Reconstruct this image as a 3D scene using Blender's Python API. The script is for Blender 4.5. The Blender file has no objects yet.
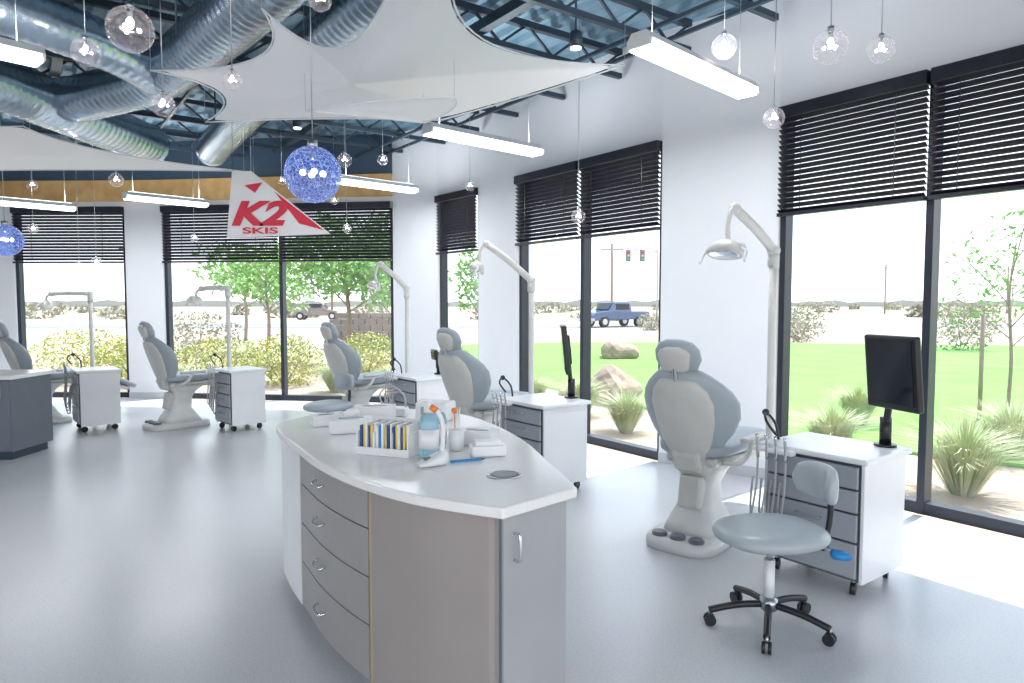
import bpy, bmesh, math, random
from mathutils import Vector, Matrix
random.seed(7)
S = bpy.context.scene
COL = S.collection
V = Vector

# ---------------------------------------------------------------- materials
MATS = {}
def mat(name, col, rough=0.5, metal=0.0, col2=None, nscale=8.0, bump=0.0, emis=None, estr=0.0, alpha=1.0, spec=0.5, coat=0.0, trans=0.0):
    if name in MATS: return MATS[name]
    m = bpy.data.materials.new(name); m.use_nodes = True
    nt = m.node_tree; b = nt.nodes['Principled BSDF']
    b.inputs['Roughness'].default_value = rough
    b.inputs['Metallic'].default_value = metal
    b.inputs['Specular IOR Level'].default_value = spec
    b.inputs['Coat Weight'].default_value = coat
    b.inputs['Transmission Weight'].default_value = trans
    b.inputs['Alpha'].default_value = alpha
    tc = nt.nodes.new('ShaderNodeTexCoord'); nz = nt.nodes.new('ShaderNodeTexNoise')
    nz.inputs['Scale'].default_value = nscale; nz.inputs['Detail'].default_value = 4
    nt.links.new(tc.outputs['Object'], nz.inputs['Vector'])
    cr = nt.nodes.new('ShaderNodeValToRGB')
    c2 = col2 if col2 else tuple(min(1, c*0.93) for c in col)
    cr.color_ramp.elements[0].color = (*c2, 1); cr.color_ramp.elements[1].color = (*col, 1)
    cr.color_ramp.elements[0].position = 0.35; cr.color_ramp.elements[1].position = 0.65
    nt.links.new(nz.outputs['Fac'], cr.inputs['Fac'])
    nt.links.new(cr.outputs['Color'], b.inputs['Base Color'])
    if bump > 0:
        bp = nt.nodes.new('ShaderNodeBump'); bp.inputs['Strength'].default_value = bump
        bp.inputs['Distance'].default_value = 0.02
        nt.links.new(nz.outputs['Fac'], bp.inputs['Height']); nt.links.new(bp.outputs['Normal'], b.inputs['Normal'])
    if emis:
        b.inputs['Emission Color'].default_value = (*emis, 1); b.inputs['Emission Strength'].default_value = estr
    MATS[name] = m
    return m

M_wall = mat('wall_paint', (0.85, 0.87, 0.905), 0.7, nscale=3, col2=(0.835, 0.857, 0.895))
M_frame = mat('window_frame_black', (0.02, 0.025, 0.04), 0.4)
M_blind = mat('blind_slat', (0.020, 0.020, 0.034), 0.28, col2=(0.028, 0.026, 0.040))
M_white = mat('white_laminate', (0.85, 0.86, 0.88), 0.3, nscale=2)
M_whitep = mat('white_plastic', (0.82, 0.83, 0.84), 0.35)
M_ivory = mat('ivory_plastic', (0.70, 0.70, 0.68), 0.35)
M_counter = mat('solid_surface_white', (0.86, 0.85, 0.83), 0.2, col2=(0.83, 0.82, 0.80), nscale=60)
M_taupe = mat('taupe_laminate', (0.335, 0.30, 0.285), 0.38, col2=(0.32, 0.285, 0.27), nscale=4)
M_taupe2 = mat('drawer_laminate', (0.335, 0.32, 0.315), 0.33, nscale=2)
M_gray = mat('gray_laminate', (0.36, 0.385, 0.425), 0.3, nscale=2)
M_dgray = mat('dark_gray_laminate', (0.13, 0.15, 0.18), 0.4)
M_tan = mat('wood_edge', (0.50, 0.38, 0.22), 0.5)
M_cush = mat('vinyl_bluegray', (0.37, 0.42, 0.46), 0.36, col2=(0.35, 0.40, 0.44))
M_shell = mat('chair_shell', (0.60, 0.59, 0.56), 0.35)
M_stool = mat('vinyl_stool', (0.42, 0.47, 0.50), 0.33)
M_black = mat('black_plastic', (0.012, 0.013, 0.016), 0.35)
M_screen = mat('screen_glass', (0.01, 0.012, 0.02), 0.12)
M_chrome = mat('chrome', (0.75, 0.77, 0.8), 0.15, 1.0)
M_steel = mat('brushed_steel', (0.5, 0.52, 0.55), 0.3, 1.0)
M_duct = mat('galvanised_duct', (0.46, 0.55, 0.64), 0.27, 0.95, col2=(0.33, 0.41, 0.50), nscale=3)
M_deck = mat('steel_deck', (0.25, 0.40, 0.50), 0.45, 0.2, col2=(0.15, 0.26, 0.35), nscale=2)
M_joist = mat('joist_steel', (0.045, 0.07, 0.10), 0.45, 0.3)
M_wood = mat('wood_fascia', (0.66, 0.42, 0.17), 0.45, col2=(0.55, 0.32, 0.12), nscale=6)
M_blue = mat('blue_plastic', (0.02, 0.25, 0.6), 0.3)
M_yellow = mat('yellow_card', (0.8, 0.6, 0.1), 0.5)
M_navy = mat('navy_card', (0.03, 0.08, 0.3), 0.5)
M_green = mat('green_card', (0.1, 0.4, 0.2), 0.5)
M_orange = mat('orange_plastic', (0.9, 0.25, 0.05), 0.4)
M_red = mat('red_print', (0.75, 0.02, 0.06), 0.5)
M_gel = mat('clear_blue_gel', (0.45, 0.75, 0.88), 0.1, trans=0.5)
M_hose = mat('gray_hose', (0.45, 0.46, 0.48), 0.4)
M_tube_light = mat('lamp_diffuser', (0.95, 0.97, 1), 0.4, emis=(0.95, 0.97, 1), estr=4.0)
M_bulb = mat('bulb_glow', (1, 0.97, 0.95), 0.4, emis=(1, 0.88, 0.84), estr=18)
M_gray_sail = mat('sail_hem', (0.75, 0.78, 0.82), 0.6)

def crackle(name, tint, ior, mixw, scale, line, blue=False):
    m = bpy.data.materials.new(name); m.use_nodes = True; nt = m.node_tree; nt.nodes.clear()
    N = nt.nodes.new; Lk = nt.links.new
    o = N('ShaderNodeOutputMaterial'); mx = N('ShaderNodeMixShader')
    t = N('ShaderNodeBsdfTransparent'); t.inputs[0].default_value = (*tint, 1)
    g = N('ShaderNodeBsdfPrincipled'); g.inputs['Base Color'].default_value = (*line, 1); g.inputs['Roughness'].default_value = 0.08
    tc = N('ShaderNodeTexCoord'); vo = N('ShaderNodeTexVoronoi'); vo.feature = 'DISTANCE_TO_EDGE'; vo.inputs['Scale'].default_value = scale
    nz = N('ShaderNodeTexNoise'); nz.inputs['Scale'].default_value = scale*0.6
    va = N('ShaderNodeVectorMath'); va.operation = 'MULTIPLY_ADD'; va.inputs[1].default_value = (0.08, 0.08, 0.08)
    Lk(tc.outputs['Object'], nz.inputs['Vector']); Lk(nz.outputs['Color'], va.inputs[0]); Lk(tc.outputs['Object'], va.inputs[2]); Lk(va.outputs[0], vo.inputs['Vector'])
    bp = N('ShaderNodeBump'); bp.inputs['Strength'].default_value = 0.9; bp.inputs['Distance'].default_value = 0.02
    Lk(vo.outputs['Distance'], bp.inputs['Height']); Lk(bp.outputs[0], g.inputs['Normal'])
    fr = N('ShaderNodeLayerWeight'); fr.inputs[0].default_value = 0.35
    mr = N('ShaderNodeMapRange'); mr.inputs[1].default_value = 0; mr.inputs[2].default_value = 0.05
    mr.inputs[3].default_value = mixw+0.22; mr.inputs[4].default_value = mixw
    Lk(vo.outputs['Distance'], mr.inputs[0])
    pw = N('ShaderNodeMath'); pw.operation = 'POWER'; pw.inputs[1].default_value = 2.2; Lk(fr.outputs['Facing'], pw.inputs[0])
    ml = N('ShaderNodeMath'); ml.operation = 'MULTIPLY'; ml.inputs[1].default_value = 0.42; Lk(pw.outputs[0], ml.inputs[0])
    ad = N('ShaderNodeMath'); ad.operation = 'ADD'; ad.use_clamp = True
    Lk(ml.outputs[0], ad.inputs[0]); Lk(mr.outputs[0], ad.inputs[1]); Lk(ad.outputs[0], mx.inputs[0])
    if blue:
        c = N('ShaderNodeValToRGB'); c.color_ramp.elements[0].color = (0.6, 0.7, 1, 1); c.color_ramp.elements[1].color = (*line, 1); c.color_ramp.elements[1].position = 0.12
        Lk(vo.outputs['Distance'], c.inputs[0]); Lk(c.outputs[0], g.inputs['Base Color']); Lk(c.outputs[0], g.inputs['Emission Color']); g.inputs['Emission Strength'].default_value = 0.3
    Lk(t.outputs[0], mx.inputs[1]); Lk(g.outputs[0], mx.inputs[2]); Lk(mx.outputs[0], o.inputs[0])
    return m
M_globe = crackle('crackle_glass', (0.95, 0.95, 0.97), 1.2, 0.06, 26, (0.84, 0.80, 0.84))
M_bglobe = crackle('blue_crackle_glass', (0.60, 0.70, 1.0), 1.2, 0.32, 34, (0.07, 0.16, 0.50), True)

def winglass():
    m = bpy.data.materials.new('window_glass'); m.use_nodes = True; nt = m.node_tree; nt.nodes.clear()
    o = nt.nodes.new('ShaderNodeOutputMaterial'); mx = nt.nodes.new('ShaderNodeMixShader')
    t = nt.nodes.new('ShaderNodeBsdfTransparent'); t.inputs[0].default_value = (0.95, 0.98, 1, 1)
    g = nt.nodes.new('ShaderNodeBsdfGlossy'); g.inputs['Roughness'].default_value = 0.0
    mx.inputs[0].default_value = 0.03
    nt.links.new(t.outputs[0], mx.inputs[1]); nt.links.new(g.outputs[0], mx.inputs[2]); nt.links.new(mx.outputs[0], o.inputs[0])
    return m
M_wglass = winglass()

def sailmat():
    m = bpy.data.materials.new('sail_fabric'); m.use_nodes = True; nt = m.node_tree; nt.nodes.clear()
    o = nt.nodes.new('ShaderNodeOutputMaterial'); mx = nt.nodes.new('ShaderNodeMixShader')
    d = nt.nodes.new('ShaderNodeBsdfDiffuse'); d.inputs[0].default_value = (0.95, 0.95, 0.96, 1)
    t = nt.nodes.new('ShaderNodeBsdfTranslucent'); t.inputs[0].default_value = (0.92, 0.94, 0.97, 1)
    nz = nt.nodes.new('ShaderNodeTexNoise'); nz.inputs['Scale'].default_value = 300
    bp = nt.nodes.new('ShaderNodeBump'); bp.inputs['Strength'].default_value = 0.05
    nt.links.new(nz.outputs['Fac'], bp.inputs['Height']); nt.links.new(bp.outputs[0], d.inputs['Normal'])
    mx.inputs[0].default_value = 0.15
    nt.links.new(d.outputs[0], mx.inputs[1]); nt.links.new(t.outputs[0], mx.inputs[2]); nt.links.new(mx.outputs[0], o.inputs[0])
    return m
M_sail = sailmat()

def floormat():
    m = bpy.data.materials.new('polished_concrete'); m.use_nodes = True; nt = m.node_tree
    b = nt.nodes['Principled BSDF']; b.inputs['Roughness'].default_value = 0.29; b.inputs['Specular IOR Level'].default_value = 0.75
    b.inputs['Coat Weight'].default_value = 0.12; b.inputs['Coat Roughness'].default_value = 0.2
    tc = nt.nodes.new('ShaderNodeTexCoord')
    n1 = nt.nodes.new('ShaderNodeTexNoise'); n1.inputs['Scale'].default_value = 0.6; n1.inputs['Detail'].default_value = 2
    n2 = nt.nodes.new('ShaderNodeTexNoise'); n2.inputs['Scale'].default_value = 85; n2.inputs['Detail'].default_value = 3
    for n in (n1, n2): nt.links.new(tc.outputs['Object'], n.inputs['Vector'])
    c1 = nt.nodes.new('ShaderNodeValToRGB'); c1.color_ramp.elements[0].color = (0.57, 0.58, 0.605, 1); c1.color_ramp.elements[1].color = (0.65, 0.652, 0.665, 1)
    c1.color_ramp.elements[0].position = 0.25; c1.color_ramp.elements[1].position = 0.75
    c2 = nt.nodes.new('ShaderNodeValToRGB'); c2.color_ramp.elements[0].color = (0.88, 0.87, 0.855, 1); c2.color_ramp.elements[1].color = (1, 1, 1, 1)
    c2.color_ramp.elements[0].position = 0.33; c2.color_ramp.elements[1].position = 0.52
    mx = nt.nodes.new('ShaderNodeMixRGB'); mx.blend_type = 'MULTIPLY'; mx.inputs[0].default_value = 1
    nt.links.new(n1.outputs['Fac'], c1.inputs[0]); nt.links.new(n2.outputs['Fac'], c2.inputs[0])
    nt.links.new(c1.outputs[0], mx.inputs[1]); nt.links.new(c2.outputs[0], mx.inputs[2]); nt.links.new(mx.outputs[0], b.inputs['Base Color'])
    return m
M_floor = floormat()

# ---------------------------------------------------------------- mesh helpers
def mk(name, verts, faces, m, parent=None, smooth=False, loc=None, rot=None):
    me = bpy.data.meshes.new(name); me.from_pydata([tuple(v) for v in verts], [], faces); me.update()
    bm = bmesh.new(); bm.from_mesh(me); bmesh.ops.recalc_face_normals(bm, faces=bm.faces); bm.to_mesh(me); bm.free()
    if m: me.materials.append(m)
    if smooth:
        for p in me.polygons: p.use_smooth = True
    o = bpy.data.objects.new(name, me); COL.objects.link(o)
    if parent: o.parent = parent
    if loc is not None: o.location = loc
    if rot is not None: o.rotation_euler = rot
    return o

def empty(name, loc=(0, 0, 0), rz=0.0):
    e = bpy.data.objects.new(name, None); COL.objects.link(e); e.location = loc; e.rotation_euler = (0, 0, rz)
    e.empty_display_size = 0.1
    return e

def box(name, size, loc, m, parent=None, rot=(0, 0, 0), bev=0.0, seg=2):
    bm = bmesh.new(); bmesh.ops.create_cube(bm, size=1)
    for v in bm.verts: v.co = V((v.co.x*size[0], v.co.y*size[1], v.co.z*size[2]))
    if bev > 0:
        bmesh.ops.bevel(bm, geom=bm.edges[:], offset=min(bev, min(size)*0.49), segments=seg, profile=0.5, affect='EDGES')
    me = bpy.data.meshes.new(name); bm.to_mesh(me); bm.free(); me.materials.append(m)
    o = bpy.data.objects.new(name, me); COL.objects.link(o); o.location = loc; o.rotation_euler = rot
    if parent: o.parent = parent
    return o

def cyl(name, r, h, loc, m, parent=None, rot=(0, 0, 0), r2=None, seg=24, bev=0.0):
    bm = bmesh.new(); bmesh.ops.create_cone(bm, cap_ends=True, segments=seg, radius1=r, radius2=r if r2 is None else r2, depth=h)
    if bev > 0:
        es = [e for e in bm.edges if abs(e.verts[0].co.z-e.verts[1].co.z) < 1e-6]
        bmesh.ops.bevel(bm, geom=es, offset=bev, segments=2, affect='EDGES')
    me = bpy.data.meshes.new(name); bm.to_mesh(me); bm.free(); me.materials.append(m)
    for p in me.polygons: p.use_smooth = len(p.vertices) <= 4
    o = bpy.data.objects.new(name, me); COL.objects.link(o); o.location = loc; o.rotation_euler = rot
    if parent: o.parent = parent
    return o

def ball(name, r, loc, m, parent=None, scale=(1, 1, 1), seg=24):
    bm = bmesh.new(); bmesh.ops.create_uvsphere(bm, u_segments=seg, v_segments=seg//2, radius=r)
    for v in bm.verts: v.co = V((v.co.x*scale[0], v.co.y*scale[1], v.co.z*scale[2]))
    me = bpy.data.meshes.new(name); bm.to_mesh(me); bm.free(); me.materials.append(m)
    for p in me.polygons: p.use_smooth = True
    o = bpy.data.objects.new(name, me); COL.objects.link(o); o.location = loc
    if parent: o.parent = parent
    return o

def catmull(pts, n=6, closed=False):
    pts = [V(p) for p in pts]; L = len(pts); out = []
    rng = L if closed else L-1
    for i in range(rng):
        if closed: p0, p1, p2, p3 = pts[(i-1) % L], pts[i], pts[(i+1) % L], pts[(i+2) % L]
        else: p0, p1, p2, p3 = pts[max(i-1, 0)], pts[i], pts[i+1], pts[min(i+2, L-1)]
        for k in range(n):
            t = k/n
            out.append(0.5*((2*p1)+(p2-p0)*t+(2*p0-5*p1+4*p2-p3)*t*t+(3*p1-p0-3*p2+p3)*t**3))
    if not closed: out.append(pts[-1])
    return out

def tube(name, pts, r, m, parent=None, n=6, seg=10, smooth=True, rfun=None):
    P = catmull(pts, n) if n > 1 else [V(p) for p in pts]
    verts = []; faces = []
    t0 = (P[1]-P[0]).normalized()
    up = V((0, 0, 1)) if abs(t0.z) < 0.9 else V((1, 0, 0))
    nrm = t0.cross(up).normalized()
    for i, p in enumerate(P):
        t = (P[min(i+1, len(P)-1)]-P[max(i-1, 0)]).normalized()
        nrm = (nrm - t*nrm.dot(t)).normalized(); bn = t.cross(nrm)
        rr = rfun(i, len(P)) if rfun else r
        for k in range(seg):
            a = 2*math.pi*k/seg
            verts.append(p + (nrm*math.cos(a)+bn*math.sin(a))*rr)
    for i in range(len(P)-1):
        for k in range(seg):
            a = i*seg+k; b = i*seg+(k+1) % seg
            faces.append((a, b, b+seg, a+seg))
    faces.append(tuple(range(seg))[::-1]); faces.append(tuple(range((len(P)-1)*seg, len(P)*seg)))
    return mk(name, verts, faces, m, parent, smooth)

def loft(name, secs, m, parent=None, n=28, ex=2.6, bow=None):
    verts = []; faces = []
    for (c, U, W, hu, hw, bw) in secs:
        c = V(c); U = V(U); W = V(W)
        for k in range(n):
            a = 2*math.pi*k/n; ca, sa = math.cos(a), math.sin(a)
            x = math.copysign(abs(ca)**(2/ex), ca)*hu; y = math.copysign(abs(sa)**(2/ex), sa)*hw
            verts.append(c + U*x + W*(y + bw*(x*x)))
    L = len(secs)
    for i in range(L-1):
        for k in range(n):
            a = i*n+k; b = i*n+(k+1) % n
            faces.append((a, b, b+n, a+n))
    faces.append(tuple(range(n))[::-1]); faces.append(tuple(range((L-1)*n, L*n)))
    o = mk(name, verts, faces, m, parent, True)
    return o

def prism(name, poly, z0, z1, m, parent=None, bev=0.0):
    n = len(poly)
    verts = [(p[0], p[1], z0) for p in poly]+[(p[0], p[1], z1) for p in poly]
    faces = [tuple(range(n))[::-1], tuple(range(n, 2*n))]+[(i, (i+1) % n, n+(i+1) % n, n+i) for i in range(n)]
    o = mk(name, verts, faces, m, parent)
    if bev > 0:
        md = o.modifiers.new('bev', 'BEVEL'); md.width = bev; md.segments = 3; md.limit_method = 'ANGLE'; md.angle_limit = math.radians(50)
    return o

# ---------------------------------------------------------------- camera
cam = bpy.data.cameras.new('camera'); co = bpy.data.objects.new('camera', cam); COL.objects.link(co)
cam.sensor_width = 36; cam.lens = 24.0; cam.clip_end = 1000
co.location = (0, 0, 1.6); co.rotation_euler = (math.radians(90-3.22), 0, 0)
S.camera = co

# ---------------------------------------------------------------- room shell
ZC = 4.25
A = V((4.35, 3.31)); B = V((3.07, 5.08)); C = V((2.35, 6.08)); D = V((1.48, 6.81)); E = V((0.065, 8.76))
G = V((-0.47, 9.55)); H = V((-1.12, 10.35)); I = V((-1.88, 10.85)); J = V((-5.8, 11.4)); K = V((-6.45, 11.45))
Lp = V((-8.35, 11.5)); Mp = V((-11, 11.55)); P0 = V((6.6, 0.2))

def wallseg(verts, faces, p, q, z0, z1, th=0.22, inset=0.0):
    d = (q-p).normalized(); nin = V((-d.y, d.x)) # inward
    pts = [p+nin*inset, q+nin*inset, q-nin*th, p-nin*th]
    b = len(verts)
    for z in (z0, z1):
        for a in pts: verts.append((a.x, a.y, z))
    faces += [(b, b+1, b+2, b+3), (b+4, b+5, b+6, b+7), (b, b+1, b+5, b+4), (b+1, b+2, b+6, b+5), (b+2, b+3, b+7, b+6), (b+3, b, b+4, b+7)]
v, f = [], []
for (p, q, z0) in [(P0, A, 0), (A, C, 3.3), (C, D, 0), (D, E, 3.2), (E, G, 0), (G, H, 3.2), (H, I, 0)]:
    wallseg(v, f, p, q, z0, ZC)
mk('wall_right', v, f, M_wall)
v, f = [], []
for (p, q, z0) in [(I, J, 3.2), (J, K, 0), (K, Lp, 3.2), (Lp, Mp, 0)]:
    wallseg(v, f, p, q, z0, 3.6)
mk('wall_back', v, f, M_wall)
v, f = [], []
for (p, q, z0) in [(I, J, 3.2), (J, K, 0), (K, Lp, 3.2), (Lp, Mp, 0)]:
    wallseg(v, f, p, q, 3.6, ZC)
mk('trim_2', v, f, mat('dark_plenum_panel', (0.05, 0.09, 0.14), 0.6))
box('wall_left', (0.2, 17.0, ZC), (-11.1, 3.1, ZC/2), M_wall)
v, f = [], []
for (p, q) in [(I, J), (J, K), (K, Lp), (Lp, V((-10.9, 11.54)))]:
    wallseg(v, f, p, q, 3.28, 3.62, th=-0.001, inset=0.07)
mk('trim_1', v, f, M_wood)
v, f = [], []
for (p, q) in [(C, D), (E, G), (H, I), (J, K), (Lp, V((-10.9, 11.54)))]:
    wallseg(v, f, p, q, 0.0, 0.10, th=-0.001, inset=0.015)
mk('baseboard_right', v, f, mat('baseboard', (0.6, 0.62, 0.66), 0.5))
fl = [P0, A, C, D, E, G, H, I, J, K, Lp, Mp, V((-11.2, -5.4)), V((6.6, -5.4))]
prism('floor', fl, -0.15, 0.0, M_floor)

def make_deck():
    p = V((0.81, 0.586, 0)).normalized(); q = V((-p.y, p.x, 0))
    bm = bmesh.new(); prof = []
    x = -14.0
    while x < 9:
        prof += [(x, 0), (x+0.09, 0), (x+0.12, 0.05), (x+0.21, 0.05), (x+0.24, 0)]
        x += 0.24
    pv = None
    for (a, z) in prof:
        c = []
        for s in (-9, 16):
            w = p*a+q*s; c.append(bm.verts.new((w.x, w.y, ZC+z)))
        if pv: bm.faces.new((pv[0], pv[1], c[1], c[0]))
        pv = c
    def cut(co_, no_):
        bmesh.ops.bisect_plane(bm, geom=bm.verts[:]+bm.edges[:]+bm.faces[:], plane_co=co_, plane_no=no_, clear_outer=True)
    cut((3.07+0.12*0.81, 5.08+0.12*0.586, 0), (0.81, 0.586, 0))
    d = (J-I).normalized(); cut((I.x, I.y+0.22, 0), (-d.y*-1, d.x*-1, 0))
    cut((-11.1, 0, 0), (-1, 0, 0)); cut((0, -5.4, 0), (0, -1, 0))
    me = bpy.data.meshes.new('ceiling'); bm.to_mesh(me); bm.free(); me.materials.append(M_deck)
    o = bpy.data.objects.new('ceiling', me); COL.objects.link(o)
make_deck()
prism('roof_slab', [V((6.7, 0.3)), V((2.45, 6.15)), V((-1.0, 10.6)), V((-1.8, 11.0)), V((-11.1, 11.7)), V((-11.2, -5.4)), V((6.7, -5.4))], ZC+0.06, ZC+0.2, M_joist)

def bar(verts, faces, a, b, r):
    t = (b-a).normalized(); up = V((0, 0, 1)) if abs(t.z) < 0.95 else V((1, 0, 0))
    n1 = t.cross(up).normalized()*r; n2 = t.cross(n1).normalized()*r; k = len(verts)
    for c in (a, b):
        for s1, s2 in ((1, 1), (-1, 1), (-1, -1), (1, -1)): verts.append(c+n1*s1+n2*s2)
    faces += [(k, k+1, k+2, k+3), (k+4, k+5, k+6, k+7)]+[(k+i, k+(i+1) % 4, k+4+(i+1) % 4, k+4+i) for i in range(4)]
v, f = [], []
p = V((0.81, 0.586, 0)).normalized(); q = V((-p.y, p.x, 0))
s = -2.0
while s < 14.5:
    pm = min(5.15, (11.1 - s*q.y)/p.y); p_0 = max(-7.0, (-10.7 - s*q.x)/p.x)
    if pm - p_0 > 1:
        a = p*p_0+q*s; b = p*pm+q*s
        for z, r in ((4.19, 0.03), (3.95, 0.025)):
            bar(v, f, V((a.x, a.y, z)), V((b.x, b.y, z)), r)
        n = int((pm-p_0)/0.3)
        for i in range(n):
            c0 = p*(p_0+(pm-p_0)*i/n)+q*s; c1 = p*(p_0+(pm-p_0)*(i+1)/n)+q*s
            z0, z1 = (3.96, 4.19) if i % 2 else (4.19, 3.96)
            bar(v, f, V((c0.x, c0.y, z0)), V((c1.x, c1.y, z1)), 0.011)
    s += 0.9
for pp in (-5.5, -2.6, 0.4, 3.4):
    smax = (11.0-pp*p.y)/q.y
    a = p*pp+q*(-2); b = p*pp+q*min(smax, 13)
    bar(v, f, V((a.x, a.y, 4.03)), V((b.x, b.y, 4.03)), 0.045)
for pp in (-4.0, -1.1, 1.6, 2.5, 4.4, 4.7):
    smax = (11.0-pp*p.y)/q.y
    a = p*pp+q*(-2); b = p*pp+q*min(smax, 13)
    bar(v, f, V((a.x, a.y, 3.905)), V((b.x, b.y, 3.905)), 0.016)
mk('ceiling_joists', v, f, M_joist)

# ---------------------------------------------------------------- windows
wn = 0
def window(p, q, mull, zt, zb, tilt=38, sp=0.046):
    global wn
    wn += 1
    d = q-p; L = d.length; ang = math.atan2(d.y, d.x)
    e = empty('window_%d' % wn, (p.x, p.y, 0), ang)
    fw = 0.055
    yc = -0.09
    for nm, sz, lc in [('frame_bottom', (L, 0.11, 0.09), (L/2, yc, 0.045)), ('frame_top', (L, 0.11, 0.07), (L/2, yc, zt-0.035)),
                       ('frame_side_1', (fw, 0.11, zt), (fw/2, yc, zt/2)), ('frame_side_2', (fw, 0.11, zt), (L-fw/2, yc, zt/2))]:
        box(nm, sz, lc, M_frame, e)
    cuts = [0]+[m*L for m in mull]+[L]
    for m_ in mull: box('mullion', (fw, 0.12, zt), (m_*L, yc, zt/2), M_frame, e)
    box('glass', (L-0.04, 0.008, zt-0.1), (L/2, yc-0.01, zt/2), M_wglass, e)
    b = empty('window_blind', (p.x, p.y, 0), ang)
    for i in range(len(cuts)-1):
        x0 = cuts[i]+0.015; x1 = cuts[i+1]-0.015
        v, f = [], []
        z = zt-0.12
        while z > zb+0.03:
            k = len(v)
            tl = math.radians(tilt); dy = 0.027*math.cos(tl); dz = 0.027*math.sin(tl)
            yy = 0.02
            for x in (x0, x1):
                v += [(x, yy-dy, z-dz-0.0015), (x, yy+dy, z+dz-0.0015), (x, yy+dy, z+dz+0.0015), (x, yy-dy, z-dz+0.0015)]
            f += [(k, k+1, k+2, k+3), (k+4, k+5, k+6, k+7)]+[(k+j, k+(j+1) % 4, k+4+(j+1) % 4, k+4+j) for j in range(4)]
            z -= sp
        mk('slats', v, f, M_blind, b)
        box('headrail', (x1-x0, 0.07, 0.10), ((x0+x1)/2, 0.03, zt-0.055), M_blind, b)
        box('bottom_rail', (x1-x0, 0.055, 0.03), ((x0+x1)/2, 0.02, zb+0.01), M_blind, b)
        for t in (0.18, 0.82):
            xx = x0+(x1-x0)*t
            box('ladder_cord', (0.006, 0.004, zt-zb-0.1), (xx, 0.05, (zt+zb)/2), M_blind, b)
window(A, C, [0.323, 0.64], 3.3, 2.36, 32)
window(D, E, [0.5], 3.2, 2.33, 37)
window(G, H, [], 3.2, 2.33, 41)
window(I, J, [0.48], 3.2, 2.27, 44, 0.05)
window(K, Lp, [], 3.2, 2.27, 44, 0.05)

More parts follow.
